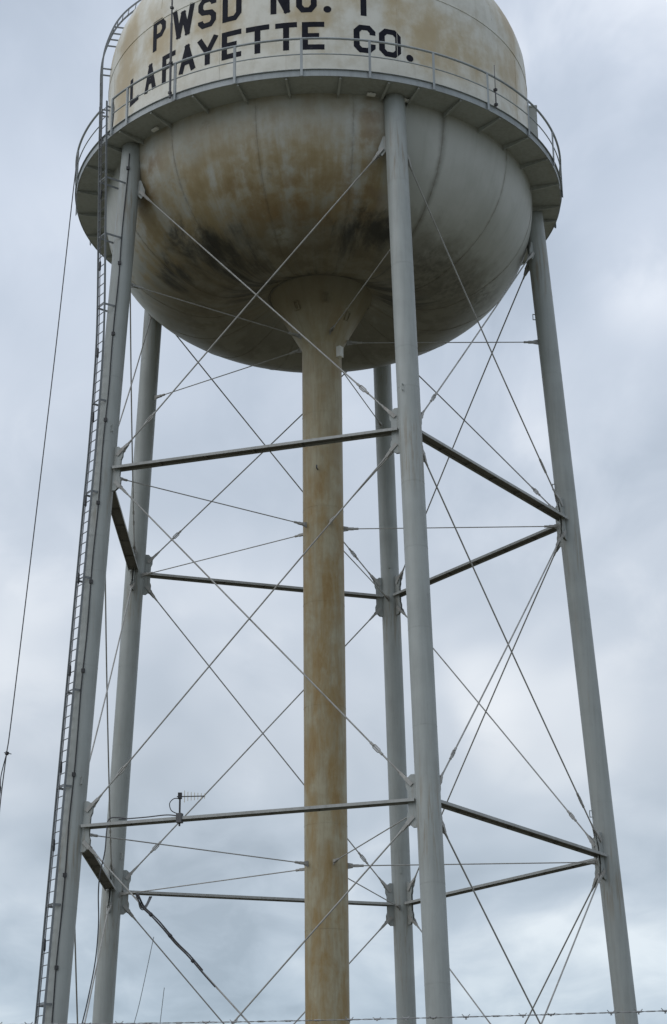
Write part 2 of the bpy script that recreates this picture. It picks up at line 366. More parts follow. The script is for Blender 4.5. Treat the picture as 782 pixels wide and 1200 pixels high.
# footings
for lg in ORDER:
    mb = MB(); c = axis(lg, 2.0); mb.lathe([(0, 0.9), (0.85, 0.9), (0.85, 1.78), (0.8, 1.95), (0, 1.95)], 24, 0, c.x, c.y); mb.build('footing', M['concrete'], tower)
mb = MB(); mb.lathe([(0, 0.9), (1.5, 0.9), (1.5, 1.8), (1.45, 1.85), (0, 1.85)], 32); mb.build('riser_footing', M['concrete'], tower)

# faces: struts, gussets, rods
FACES = [(ORDER[i], ORDER[(i+1) % 5]) for i in range(5)]
def face_frame(a, b, z):
    A, B = axis(a, z), axis(b, z); d = (B-A).normalized(); nrm = (axis(a, z+1)-A).cross(d)
    nrm = d.cross(UZ); return A, B, d, nrm
GD = 0.58                                        # rod pin above or below the strut line
def pin(a, b, z, off):                           # pin at leg a on face a-b, at height z, outside the leg
    A, B, d, nr = face_frame(a, b, z); return A + d*(LR+off)
def ibeam(mb, a, b, h, wd):
    a, b = Vector(a), Vector(b); d = (b-a).normalized(); side = d.cross(UZ).normalized(); upv = side.cross(d)
    for s_ in (-1, 1):
        mb.box((a+b)/2+side*s_*(wd/2-.008), d, side, upv, (b-a).length/2, .008, h/2)
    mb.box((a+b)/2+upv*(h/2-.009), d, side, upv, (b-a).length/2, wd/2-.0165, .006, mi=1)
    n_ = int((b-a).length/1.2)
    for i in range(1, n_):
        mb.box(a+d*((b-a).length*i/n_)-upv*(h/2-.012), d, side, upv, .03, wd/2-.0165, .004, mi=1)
for (a, b) in FACES:
    for z in (ZA, ZB):
        A, B, d, nr = face_frame(a, b, z)
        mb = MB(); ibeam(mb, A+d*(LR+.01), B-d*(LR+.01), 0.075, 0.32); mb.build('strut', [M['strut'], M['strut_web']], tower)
        for (lg, P, s_) in ((a, A, 1), (b, B, -1)):
            d_ = d*s_; la = (axis(lg, z+1)-axis(lg, z)).normalized()
            mb = MB(); x0 = LR-.03
            pl = [(x0, -.66), (LR+.10, -.66), (LR+.24, -.54), (LR+.24, -.35), (LR+.20, -.25), (LR+.20, .25), (LR+.24, .35), (LR+.24, .54), (LR+.10, .66), (x0, .66)]
            for q in (-.030, .030):          # pair of plates, the strut web passes between
                mb.plate([P+d_*x+la*y+nr*q for x, y in pl], nr, .018)
            for zz in (-.45, .45):
                mb.tube([P+d_*(LR+.13)+la*zz-nr*.065, P+d_*(LR+.13)+la*zz+nr*.065], .055, 12)
            mb.build('gusset_plate', M['leg'], legobj[lg])
    z = 30.95                                  # top ears
    for (lg, ot) in ((a, b), (b, a)):
        A, B, d, nr = face_frame(lg, ot, z); la = (axis(lg, z+1)-A).normalized()
        mb = MB(); pl = [(LR-.03, .34), (LR+.07, .34), (LR+.22, -.02), (LR+.22, -.20), (LR+.12, -.30), (LR-.03, -.12)]
        mb.plate([A+d*x+la*y for x, y in pl], nr, .04); mb.tube([A+d*(LR+.14)-la*.12-nr*.06, A+d*(LR+.14)-la*.12+nr*.06], .05, 12)
        mb.build('gusset_plate', M['leg'], legobj[lg])
    for zf in (2.25,):
        for (lg, ot) in ((a, b), (b, a)):
            A, B, d, nr = face_frame(lg, ot, zf); mb = MB()
            mb.plate([A+d*x+UZ*y for x, y in [(LR-.03, -.2), (LR+.25, -.2), (LR+.25, .1), (LR+.1, .3), (LR-.03, .3)]], nr, .03); mb.build('gusset_plate', M['leg'], legobj[lg])

def rod(lo_leg, lo_z, hi_leg, hi_z, nrm_off):
    d = face_frame(lo_leg, hi_leg, lo_z)[2]; nr = face_frame(*((lo_leg, hi_leg) if ORDER.index(hi_leg) == (ORDER.index(lo_leg)+1) % 5 else (hi_leg, lo_leg)), lo_z)[3]
    la = (axis(lo_leg, lo_z+1)-axis(lo_leg, lo_z)).normalized(); lb = (axis(hi_leg, hi_z+1)-axis(hi_leg, hi_z)).normalized()
    p0 = axis(lo_leg, lo_z)+d*(LR+.13); p1 = axis(hi_leg, hi_z)-d*(LR+.13)
    # both pins on the plates' mid-plane: the rod rides slightly off it so crossing rods clear each other
    D = (p1-p0).normalized(); Ln = (p1-p0).length; o = nr*nrm_off
    at = lambda s_, k=1.0: p0+D*s_+o*k*math.sin(PI*min(1, max(0, s_/Ln)))
    mb = MB(); tb = 1.28
    pts = [at(Ln*i/14.0) for i in range(15)]; pts[0] = at(.10); pts[-1] = at(Ln-.10)
    mb.tube(pts, .0215, 8)
    ro = mb.build('brace_rod', M['rod'], tower)
    for (c, s_) in ((p0, 1), (p1, -1)):          # forked clevis: tapering fork at each pin
        mb = MB(); Ds = D*s_
        for q in (-1, 1):
            mb.bar(c-Ds*.08+nr*q*.06, c+Ds*.17+nr*q*.06, .05, .012, D.cross(nr))
            mb.bar(c+Ds*.16+nr*q*.06, c+Ds*.36+nr*q*.016, .036, .012, D.cross(nr))
        mb.tube([c+Ds*.32, c+Ds*.50], [.036, .026], 10)
        mb.build('clevis', M['rod'], ro)
    mb = MB(); c0, c1 = at(tb-.15), at(tb+.15); sd_ = D.cross(nr).normalized()
    for q in (-1, 1):
        mb.tube([c0, c0.lerp(c1, .2)+sd_*q*.045, c0.lerp(c1, .8)+sd_*q*.045, c1], .016, 8)
    mb.tube([c0-D*.08, c0+D*.04], .034, 10); mb.tube([c1-D*.04, c1+D*.08], .034, 10)
    mb.build('turnbuckle', M['rod'], ro)
    return ro
PANELS = [(ZA+.45, 30.83), (ZB+.45, ZA-.45), (2.35, ZB-.45)]
for (a, b) in FACES:
    for (z0, z1) in PANELS:
        rod(a, z0, b, z1, .030); rod(b, z0, a, z1, -.030)

# spider rods to the riser
RR = 0.605
for z, zr_, rr_ in ((27.95, 27.95, 0.80), (ZA-.12, ZA-.17, RR), (ZB-.12, ZB-.17, RR)):
    for lg in ORDER:
        u = rad(AZ[lg]); p0 = axis(lg, z)-u*LR; p1 = Vector((RX, 0, zr_))+u*(rr_+.0)
        D = (p1-p0).normalized(); Ln = (p1-p0).length
        mb = MB(); mb.tube([p0+D*.18, p1-D*.16], .0165, 8); ro = mb.build('tie_rod', M['rod'], tower)
        for c, s_ in ((p0, 1), (p1, -1)):
            mb = MB(); Ds = D*s_; tv = tanv(AZ[lg])
            mb.plate([c-Ds*.03+UZ*.09, c+Ds*.14+UZ*.06, c+Ds*.14-UZ*.06, c-Ds*.03-UZ*.09], tv, .02)
            for q in (-1, 1): mb.bar(c+Ds*.07+tv*q*.028, c+Ds*.30+tv*q*.028, .035, .008, UZ)
            mb.tube([c+Ds*.28, c+Ds*.44], .036, 8); mb.build('clevis', M['rod'], ro)

# little square handling loops welded on the legs
for lg, z, ang in (('FL', 23.15, 300), ('FL', 13.14, 300), ('R', 28.8, 185), ('R', 13.2, 190), ('R', 23.1, 190), ('BC', 13.0, 268), ('BC', 23.0, 268), ('BL', 13.0, 315), ('FC', 23.1, 240)):
    A = axis(lg, z); u = rad(ang); mb = MB()
    P = [A+u*(LR-.01)-UZ*.09, A+u*(LR+.075)-UZ*.09, A+u*(LR+.075)+UZ*.09, A+u*(LR-.01)+UZ*.09]
    for i in range(3): mb.bar(P[i]-(P[i+1]-P[i]).normalized()*.008, P[i+1]+(P[i+1]-P[i]).normalized()*.008, .011, .011, tanv(ang))
    mb.build('lifting_loop', M['leg'], legobj[lg])

# riser with flared head
prof = [(RR, 1.85)]
prof += [(RR, 27.66), (RR+.012, 27.70), (RR+.03, 27.74)]
prof2 = [(RR+.03+ (1.60-RR-.03)*i/12, 27.74+(29.5-27.74)*i/12+ .0*i) for i in range(1, 13)]
mb = MB(); mb.lathe(prof, 72, 0, RX, 0); mb.lathe([prof[-1]]+prof2, 72, 0, RX, 0)
for wz in (4.4, 7.2, 10.0, 12.9, 16.3, 19.4, 22.35, 25.4):
    mb.tube([rad(a*5)*(RR-.001)+Vector((RX, 0, wz)) for a in range(72)], .007, 6, closed=True)
riser = mb.build('riser', M['riser'], tower)
for ang, z, r_ in ((232, 28.75, 1.19), (276, 28.85, 1.25), (318, 28.5, 1.03)):
    u = rad(ang); tv = tanv(ang); c = Vector((RX, 0, z))+u*(r_+.0); mb = MB(); dn = (u*.5+UZ*.87).normalized()
    P = [c+tv*.07-dn*.12, c+tv*.07+dn*.12, c-tv*.07+dn*.12, c-tv*.07-dn*.12]
    for i in range(4): mb.bar(P[i]+u*.05, P[(i+1) % 4]+u*.05, .014, .014, u)
    for i in range(4): mb.bar(P[i]-u*.08, P[i]+u*.05, .012, .012, tv)
    mb.build('lifting_loop', M['riser'], riser)
mb = MB(); u = rad(-35); mb.box(Vector((RX, 0, 27.45))+u*(RR+.06), u, tanv(-35), UZ, .08, .09, .17); mb.build('junction_box', M['white'], riser)
mb = MB(); u = rad(255); c = Vector((RX, 0, 23.5))+u*RR; mb.tube([c-u*.02, c+u*.10, c+u*.10+UZ*.10], .022, 8); mb.build('hook', M['cable'], riser)

# bowl: superellipse flank, inverted centre
SR, BN, BB, BZ = 6.74, 2.5, 4.5, 32.8
prof = [(SR, 32.62)]
def bz(r): return BZ-BB*(1-(r/SR)**BN)**(1/BN)
zz = 32.4
while True:
    r_ = SR*(1-((BZ-zz)/BB)**BN)**(1/BN)
    if r_ < 5.2: break
    prof.append((r_, zz)); zz -= .13
r_ = 5.1
while r_ > 4.25: prof.append((r_, bz(r_))); r_ -= .15
cpts = catmull([(4.55, bz(4.55), 0), (4.2, bz(4.2), 0), (3.75, 28.80, 0), (3.2, 28.79, 0), (2.6, 28.97, 0), (2.1, 29.20, 0), (1.56, 29.50, 0)], 5)[5:]
prof += [(p.x, p.y) for p in cpts]
mb = MB(); mb.lathe(prof, 160)
dn_prof = [p for p in prof if p[0] > 1.9]
for i in range(15):                              # meridian welds
    az = 302.6+24*i
    mb.tube([rad(az)*(r_+.002)+UZ*(z_-.002) for r_, z_ in dn_prof], .008, 6)
mb.tube([rad(a*5)*1.615+UZ*29.47+Vector((RX, 0, 0)) for a in range(72)], .03, 6, closed=True, mi=1)
bowl = mb.build('bowl', [M['bowl'], M['seam']], tower)

# shell and roof
SH, DZ, DB = 6.745, 36.8, 4.39
def shellR(z):
    return SH if z <= DZ else SH*math.sqrt(max(0, 1-((z-DZ)/DB)**2))
mb = MB(); mb.lathe([(SH, 32.62)]+[(SH, 32.62+i*.25) for i in range(1, 15)]+[(SH, 36.40)], 160)
mb.tube([rad(a*2.25)*(SH+.002)+UZ*36.40 for a in range(160)], .015, 6, closed=True)
for i in range(8):
    mb.tube([rad(20+45*i)*(SH+.001)+UZ*(32.65+j*.3) for j in range(13)], .007, 6)
shell = mb.build('shell', [M['shell'], M['strut']], tower)
prof = [(SH, 36.40), (SH, 36.6), (SH, DZ)]+[(shellR(DZ+DB*math.sin(R(a))), DZ+DB*math.sin(R(a))) for a in range(3, 88, 3)]+[(.05, DZ+DB*.9999)]
mb = MB(); mb.lathe(prof, 160)
for i in range(15):
    mb.tube([rad(10+24*i)*(r_+.001)+UZ*z_ for r_, z_ in prof[2:-2]], .007, 6)
roof = mb.build('roof', M['shell'], tower)
mb = MB(); mb.lathe([(.0, 41.1), (.45, 41.12), (.45, 41.5), (.62, 41.55), (.3, 41.8), (0, 41.85)], 24); mb.build('vent', M['white'], roof)
mb = MB(); u = rad(-5); mb.box(u*(SH+.13)+UZ*34.2, u, tanv(-5), UZ, .15, .26, 1.62)
mb.box(u*(SH+.13)+UZ*35.855, u, tanv(-5), UZ, .165, .28, .03); mb.build('equipment_cabinet', M['balcony'], shell)

# lettering painted on the shell: octagonal block strokes wrapped onto the surface
GL = {  # polylines on a 0..1 x 0..1 cell (stroke centre lines)
 'P': [([(0, -.0), (0, 1), (.70, 1), (1, .82), (1, .62), (.70, .45), (.02, .45)], False)],
 'W': [([(0, 1), (.24, 0)], False), ([(.24, 0), (.5, .82)], False), ([(.5, .82), (.76, 0)], False), ([(.76, 0), (1, 1)], False)],
 'S': [([(1, .78), (1, .86), (.78, 1), (.22, 1), (0, .86), (0, .66), (.2, .53), (.8, .47), (1, .34), (1, .14), (.78, 0), (.22, 0), (0, .14), (0, .22)], False)],
 'D': [([(0, 0), (0, 1), (.72, 1), (1, .82), (1, .18), (.72, 0)], True)],
 'N': [([(0, 0), (0, 1)], False), ([(0, 1), (1, 0)], False), ([(1, 0), (1, 1)], False)],
 'O': [([(.25, 0), (0, .17), (0, .83), (.25, 1), (.75, 1), (1, .83), (1, .17), (.75, 0)], True)],
 'C': [([(1, .70), (1, .83), (.75, 1), (.25, 1), (0, .83), (0, .17), (.25, 0), (.75, 0), (1, .17), (1, .30)], False)],
 '1': [([(.5, 0), (.5, 1)], False)],
 'L': [([(0, 1), (0, 0), (1, 0)], False)],
 'A': [([(0, 0), (.5, 1)], False), ([(1, 0), (.5, 1)], False), ([(.24, .33), (.76, .33)], False)],
 'F': [([(0, 0), (0, 1), (1, 1)], False), ([(0, .54), (.72, .54)], False)],
 'Y': [([(0, 1), (.5, .42)], False), ([(1, 1), (.5, .42)], False), ([(.5, .46), (.5, 0)], False)],
 'E': [([(1, 1), (0, 1), (0, 0), (1, 0)], False), ([(0, .5), (.68, .5)], False)],
 'T': [([(0, 1), (1, 1)], False), ([(.5, 1), (.5, 0)], False)],
}
def stroke(mb, pts, closed, az0, dz_, wd, z0, z1, th, level, cap=1.0):
    # pts on the cell; az0..az0+wd degrees of arc, z0..z1 metres are the stroke's outer limits
    arc = R(wd)*SH; x0, x1, y0, y1 = th/2, arc-th/2, z0+th/2, z1-th/2
    P = [Vector((x0+(x1-x0)*x, y0+(y1-y0)*y, 0)) for x, y in pts]; n_ = len(P)
    le = []; ri = []
    for i in range(n_):
        if closed: a, c = P[i-1], P[(i+1) % n_]
        else: a, c = P[max(i-1, 0)], P[min(i+1, n_-1)]
        d1 = (P[i]-a).normalized() if a != P[i] else (c-P[i]).normalized(); d2 = (c-P[i]).normalized() if c != P[i] else d1
        n1 = Vector((-d1.y, d1.x, 0)); n2 = Vector((-d2.y, d2.x, 0)); mm = (n1+n2).normalized(); s_ = th/2/max(.5, mm.dot(n1))
        q = P[i].copy()
        if not closed and i == 0: q -= d2*th/2*cap
        if not closed and i == n_-1: q += d1*th/2*cap
        le.append(q+mm*s_); ri.append(q-mm*s_)
    segs = [(i, (i+1) % n_) for i in range(n_ if closed else n_-1)]
    for i, j in segs:
        steps = max(1, int((P[j]-P[i]).length/.06))
        row = []
        for k_ in range(steps+1):
            f = k_/steps; row.append((le[i].lerp(le[j], f), ri[i].lerp(ri[j], f)))
        vs = []
        for a, c in row:
            for q in (a, c):
                az = R(az0)+q.x/SH; rr_ = shellR(q.y)+.004+.0015*level
                vs.append((rr_*math.cos(az), rr_*math.sin(az), q.y))
        mb.add(vs, [(2*k_, 2*k_+1, 2*k_+3, 2*k_+2) for k_ in range(steps)], True)
CAP = 1.0
def glyph(ch, az0, az1, z0, z1, th=.155):
    mb = MB()
    if ch == '.':
        c = (R(az0)+R(az1))/2; vs = []; rd = .115
        for k_ in range(20):
            a = 2*PI*k_/20; x = rd*math.cos(a); y = z0+rd+rd*math.sin(a); az = c+x/SH
            vs.append(((shellR(y)+.005)*math.cos(az), (shellR(y)+.005)*math.sin(az), y))
        mb.add(vs, [tuple(range(20))], False)
    else:
        for lv, (pts, cl) in enumerate(GL[ch]): stroke(mb, pts, cl, az0, 0, az1-az0, z0, z1, th, lv, 0.0 if ch in 'CS' else 1.0)
    return mb
line1 = [('P', 222.9, 227.8), ('W', 230.3, 237.4), ('S', 238.6, 243.9), ('D', 245.7, 250.9), ('N', 258.4, 263.2), ('O', 264.8, 269.9), ('.', 271.6, 273.4), ('1', 280.2, 282.8)]
line2 = [('L', 212.5, 217.0), ('A', 219.8, 224.4), ('F', 226.8, 231.5), ('A', 232.8, 237.9), ('Y', 238.7, 244.4), ('E', 245.6, 250.9), ('T', 252.1, 258.1), ('T', 259.6, 265.0), ('E', 266.2, 271.7), ('C', 278.9, 284.4), ('O', 285.3, 291.0), ('.', 292.4, 294.3)]
for ln, zl, zr, h in ((line1, 35.40, 35.22, 1.06), (line2, 34.12, 33.93, 0.945)):
    for ch, a0, a1 in ln:
        f = ((a0+a1)/2-ln[0][1])/(ln[-1][2]-ln[0][1]); z0 = zl+(zr-zl)*f
        glyph(ch, a0, a1, z0, z0+h, .175).build('letter', M['letter'], shell)

# balcony walkway
BR, BZ0 = 7.63, 32.506
mb = MB(); mb.lathe([(SH-.05, BZ0+.015), (BR-.02, BZ0+.015), (BR-.02, BZ0+.035), (SH-.05, BZ0+.035), (SH-.05, BZ0+.015)], 150, sharp=True)
balc = mb.build('balcony', M['balcony'], tower)
mb = MB(); mb.lathe([(BR-.015, BZ0), (BR+.005, BZ0), (BR+.005, BZ0+.20), (BR+.05, BZ0+.20), (BR+.05, BZ0+.212), (BR-.015, BZ0+.212), (BR-.015, BZ0)], 150, sharp=True)
mb.build('fascia', M['rail'], balc)
ribs = []
for i in range(5):
    ribs += [288.69+72*i+o for o in (3.4, 13.9, 25.4, 36, 46.6, 58.1, 68.6)]
for az in ribs:
    u = rad(az); tv = tanv(az); mb = MB()
    mb.plate([u*(SH-.06)+UZ*(BZ0+.012), u*(BR-.03)+UZ*(BZ0+.012), u*(BR-.03)+UZ*(BZ0-.055), u*(SH+.15)+UZ*(BZ0-.13), u*(SH-.10)+UZ*(BZ0-.16)], tv, .014)
    mb.plate([u*(BR-.03)+UZ*(BZ0-.055)+tv*.035, u*(SH+.15)+UZ*(BZ0-.13)+tv*.035, u*(SH+.15)+UZ*(BZ0-.13)-tv*.035, u*(BR-.03)+UZ*(BZ0-.055)-tv*.035], UZ, .01)
    mb.build('bracket', M['balcony'], balc)
for az in (282.6, 291.0, 226.6, 3.2):
    u = rad(az); mb = MB(); mb.box(u*(6.93)+UZ*(BZ0-.06), u, tanv(az), UZ, .05, .12, .028); mb.box(u*6.93+UZ*(BZ0-.012), u, tanv(az), UZ, .02, .03, .022)
    tag(mb.build('light_fixture', M['white'], balc), 'small white fixture under the walkway beside a leg')
# railing
GAP0, GAP1 = 212.6, 217.6
PR = BR+.045
posts = [223.4+14.4*i for i in range(24)]+[GAP1]
posts = [p for p in posts if not (208 < p % 360 < 212.5)]+[GAP0]
rail_obj = None
arc = [GAP1+(360-(GAP1-GAP0))*i/180 for i in range(181)]
mb = MB(); mb.tube([rad(a)*PR+UZ*33.72 for a in arc], .034, 10); rail_obj = mb.build('railing', M['rail'], tower)
mb = MB(); mb.tube([rad(a)*PR+UZ*33.20 for a in arc], .018, 8); mb.build('mid_rail', M['rail'], rail_obj)
for p in posts:
    u = rad(p); tv = tanv(p); mb = MB()
    mb.box(u*(PR+.02)+UZ*(33.10), u, tv, UZ, .006, .036, .62); mb.box(u*(PR+.0)+tv*.030+UZ*33.10, u, tv, UZ, .024, .006, .60)
    mb.build('post', M['rail'], rail_obj)
mb = MB(); a0, a1 = rad(GAP1)*PR+UZ*33.68, rad(GAP1+.3)*PR+UZ*32.75
mb.tube(catmull([a0, a0+tanv(GAP1)*.10-UZ*.30, a1+tanv(GAP1)*.04+UZ*.25, a1], 5), .012, 6); mb.build('gate_chain', M['black'], rail_obj)

# ladder
LA = 215.5; lu = rad(LA); lt = tanv(LA)
lp = [(legR(2.6)+.42, 2.6), (legR(8)+.42, 8.0), (legR(14)+.42, 14.0), (legR(20)+.42, 20.0), (legR(23)+.42, 23.0), (7.64, 26.0), (7.70, 29.0), (7.78, 32.0), (7.82, 33.65)]
path = catmull([(r_, z_, 0) for r_, z_ in lp], 12)
LP = [lu*p.x+UZ*p.y for p in path]
mb = MB(); HWD = .205
lad = empty('ladder', LP[0]); lad.parent = tower; lad.location = LP[0]-BASE
for s_ in (-1, 1):
    mb = MB(); q = [p+lt*s_*HWD for p in LP]
    for i in range(len(q)-1): mb.bar(q[i], q[i+1], .008, .030, lt)
    mb.build('ladder_rail', M['ladder'], lad)
cum = [0]
for i in range(1, len(LP)): cum.append(cum[-1]+(LP[i]-LP[i-1]).length)
def along(s_):
    for i in range(1, len(LP)):
        if cum[i] >= s_: f = (s_-cum[i-1])/(cum[i]-cum[i-1]); return LP[i-1].lerp(LP[i], f), (LP[i]-LP[i-1]).normalized()
    return LP[-1], (LP[-1]-LP[-2]).normalized()
rung0 = None; nr_ = 0; s_ = cum[-1]-.2
while s_ > .2 and nr_ < 100:
    P, d = along(s_)
    if rung0 is None:
        mb = MB(); mb.tube([P-lt*(HWD-.006), P+lt*(HWD-.006)], .0125, 8); rung0 = mb.build('rung', M['ladder'], lad, P); P0 = P
    else:
        o = rung0.copy(); COL.objects.link(o); o.parent = lad; o.location = rung0.location+(P-P0); o['_w'] = list(P)
    s_ -= .305; nr_ += 1
mb = MB()
while s_ > .2:
    P, d = along(s_); mb.tube([P-lt*(HWD-.006), P+lt*(HWD-.006)], .0125, 8); s_ -= .305
if mb.v: tag(mb.build('rung', M['ladder'], lad), kind='stuff')
mb = MB(); cpath = [p+lu*.05 for p in LP if p.z < 36.5]; mb.tube(cpath, .013, 6)
mb.build('safety_cable', M['cable'], lad)
for zz in [4, 6.6, 9.2, 11.4, 13.6, 16.2, 18.6, 20.9, 23.5, 25.4, 28.2, 30.6]:       # cable sleeves
    c = min(cpath, key=lambda p: abs(p.z-zz)); mb = MB(); mb.tube([c-UZ*.16, c-UZ*.12, c+UZ*.12, c+UZ*.16], [.016, .03, .03, .016], 8); mb.build('cable_guide', M['black'], lad)
for zz in [3.4, 7.4, 9.9, 12.9, 15.6, 18.6, 21.2, 24.1, 27.0, 29.3, 31.2]:        # stand-off brackets to the leg
    c = min(LP, key=lambda p: abs(p.z-zz)); ax_ = axis('FL', c.z)
    mb = MB()
    for q in (-1, 1): mb.bar(c+lt*q*(HWD-.02), ax_+lt*q*.2+lu*.21, .006, .03, lt)
    mb.bar(c-lt*HWD*.99, c+lt*HWD*.99, .02, .006, UZ); mb.build('standoff', M['ladder'], lad)
for zz in (32.62, 33.5):
    c = min(LP, key=lambda p: abs(p.z-zz)); r_in = PR
    mb = MB()
    for q in (-1, 1): mb.bar(c+lt*q*(HWD-.02), lu*r_in+lt*q*(HWD-.02)+UZ*c.z, .006, .028, lt)
    mb.build('standoff', M['ladder'], lad)

# roof ladder, seen edge-on against the sky
AR = 193.0; ru = rad(AR); rtv = tanv(AR)
rp = [(6.98, 32.6), (7.0, 34.5), (7.01, 35.7), (7.02, 37.1), (6.84, 38.0), (6.53, 38.75), (6.02, 39.4), (5.2, 40.15), (4.2, 40.75)]
RP = [ru*p.x+UZ*p.y for p in catmull([(r_, z_, 0) for r_, z_ in rp], 8)]
rl = empty('roof_ladder', RP[0]); rl.parent = tower; rl.location = RP[0]-BASE
for s_ in (-1, 1):
    mb = MB(); q = [p+rtv*s_*.2 for p in RP]
    for i in range(len(q)-1): mb.bar(q[i], q[i+1], .008, .028, rtv)
    mb.build('ladder_rail', M['ladder'], rl)
acc = 0; proto = None
for i in range(1, len(RP)):
    acc += (RP[i]-RP[i-1]).length
    if acc < .27: continue
    acc = 0; P = RP[i]
    if proto is None:
        mb = MB(); mb.tube([P-rtv*.195, P+rtv*.195], .0125, 8); proto = mb.build('rung', M['ladder'], rl, P); PP = P
    else:
        o = proto.copy(); COL.objects.link(o); o.parent = rl; o.location = proto.location+(P-PP); o['_w'] = list(P)
for zz in (33.4, 35.2, 36.7, 37.9, 38.4, 39.6):
    c = min(RP, key=lambda p: abs(p.z-zz)); dr = max(.01, math.hypot(c.x, c.y)-shellR(c.z)+.03); mb = MB()
    for q in (-1, 1): mb.bar(c+rtv*q*.18, c+rtv*q*.18-ru*dr, .006, .028, rtv)
    mb.build('standoff', M['ladder'], rl)

# ------------------------------------------------------------------ things fixed to or hanging on the tower
# feed line down the face of the front-left leg
mb = MB(); pts = []
for i in range(60):
    z = 2.4+i*(32.1-2.4)/59; a = axis('FL', z); u = rad(264); pts.append(a+u*(LR+.022+.008*math.sin(i*1.7))+tanv(264)*(.012*math.sin(i*.9)))
mb.tube(pts, .016, 8); line = mb.build('feed_line', M['black'])
tag(line, 'black cable clamped straight down the front of the leg that carries the ladder', 'cable')
for z in [5.1, 8.4, 10.7, 13.3, 16.1, 18.6, 20.9, 23.4, 26.1, 28.4, 31.6]:
    a = axis('FL', z); u = rad(264); c = a+u*(LR+.02); mb = MB(); mb.box(c, u, tanv(264), UZ, .028, .045, .05); mb.build('clamp', M['black'], line)

# whip antennas on the railing
def whip(az, z0, z1, r0, r1, off, lab, cl):
    b_ = rad(az)*(PR+off); root = empty('whip_antenna', b_+UZ*z0)
    tag(root, lab, 'antenna')
    zm = z0+(z1-z0)*.42
    mb = MB(); mb.tube([b_+UZ*z0, b_+UZ*zm], r0, 10); mb.build('mast', M['cable'], root)
    mb = MB(); mb.tube([b_+UZ*(zm-.2), b_+UZ*z1], [r1, r1*.8], 8); mb.build('radiator', M['cable'], root)
    for z in cl:
        mb = MB(); mb.box(b_+UZ*z, rad(az), tanv(az), UZ, .045, .04, .035); mb.build('clamp', M['black'], root)
whip(237.0, 32.55, 38.6, .036, .026, .085, 'tall grey pole antenna clamped to the walkway railing in front of the lettering', (32.72, 33.72, 35.62))
whip(311.9, 32.62, 34.10, .020, .012, .05, 'short dark whip antenna on the walkway railing, right of the lettering', (32.75, 33.25))

# yagi on the lower front strut
yb = Vector((-3.58, -5.522, 11.971)); A, B, d, nr = face_frame('FL', 'FC', ZB); yo = yb+nr*.13
if (yo-Vector((0, -60, 2))).length > (yb-nr*.13-Vector((0, -60, 2))).length: yo = yb-nr*.13
root = empty('yagi_antenna', yo-UZ*.18); tag(root, 'small yagi antenna on a short mast clamped to the lower front strut', 'antenna')
mb = MB(); mb.tube([yo-UZ*.20, yo+UZ*.60], .024, 10); mb.build('mast', M['black'], root)
mb = MB(); mb.box(yo+UZ*.57, (1, 0, 0), (0, 1, 0), UZ, .05, .05, .075); mb.build('clamp', M['black'], root)
mb = MB(); mb.box(yo+UZ*.0, d, nr, UZ, .07, .075, .12); mb.build('clamp', M['cable'], root)
bd = Vector((.97, -.24, -.04)).normalized(); mb = MB(); mb.tube([yo+UZ*.55-bd*.08, yo+UZ*.55+bd*.66], .014, 8); mb.build('boom', M['black'], root)
for i in range(7):
    c = yo+UZ*.55+bd*(.12+i*.088); hl = .125-.010*i if i else .15
    mb = MB(); mb.tube([c-UZ*hl, c+UZ*hl], .0085, 6); mb.build('element', M['alu'], root)
mb = MB(); ll = -bd
mb.tube(catmull([yo+UZ*.50, yo+UZ*.50+ll*.16, yo+UZ*.38+ll*.27, yo+UZ*.20+ll*.22, yo+UZ*.10+ll*.04, yo+UZ*.02+ll*.03], 6), .012, 6); mb.build('pigtail', M['black'], root)
# coax from the yagi along the strut and down
A_, B_ = axis('FL', ZB), axis('FC', ZB)
fpt = lambda s_, dz, off=.0: A_+d*s_+UZ*dz+(yo-yb).normalized()*off
mb = MB()
L0 = (yb-A_).dot(d)
pts = [fpt(L0-.03, .06, .12), fpt(L0-.4, .135, .02), fpt(L0-1.0, .125, .0), fpt(L0-1.7, .125, .0), fpt(1.5, .13, .0), fpt(1.25, .17, .03), fpt(1.06, .12, .10), fpt(1.02, -.2, .12), fpt(.98, -.7, .1), fpt(.82, -1.25, 0), fpt(.66, -1.7, -.3), fpt(.60, -2.4, -.5), fpt(.5, -3.3, -.6), fpt(.32, -4.3, -.6), fpt(.1, -5.3, -.6), fpt(-.02, -6.4, -.6), fpt(-.1, -8.3, -.6), fpt(-.1, -10.0, -.6)]
mb.tube(catmull(pts, 8), .016, 6)
tag(mb.build('coax_cable', M['cable']), 'loose dark cable looping from the lower front strut down beside the ladder leg', 'cable')

# cable bundle strapped to the lower front brace rod
p0 = axis('FC', 2.35)-d*(LR+.13); p1 = axis('FL', ZB-.45)+d*(LR+.13)
along_r = lambda f: p1.lerp(p0, f)
top = along_r(.165)
mb = MB(); off = Vector((.0, -.05, .03))
main = [along_r(f)+off*1.0+UZ*(.02*math.sin(f*60)) for f in (.185, .21, .235, .26, .29, .33, .37, .41)]
bk = axis('BL', ZB); bk2 = axis('BC', ZB); bs = bk.lerp(bk2, .125)
for j in range(3):
    jx = Vector((.022*(j-1), -.01*j, .02*((j*2) % 3-1)))
    sag = [bs+Vector((.03*j, 0, -.10)), bs.lerp(top, .35)+UZ*(-.28-.04*j)+Vector((.0, 0, 0)), bs.lerp(top, .75)+UZ*(-.18-.04*j), top+UZ*.14+jx]
    mb.tube(catmull(sag+[p+jx for p in main[:8-j]], 6), .018, 6)
for f in (.21, .27, .34):
    c = along_r(f)+off*.6; dd = (p0-p1).normalized(); mb.tube([c-dd*.03, c+dd*.03], .05, 10)
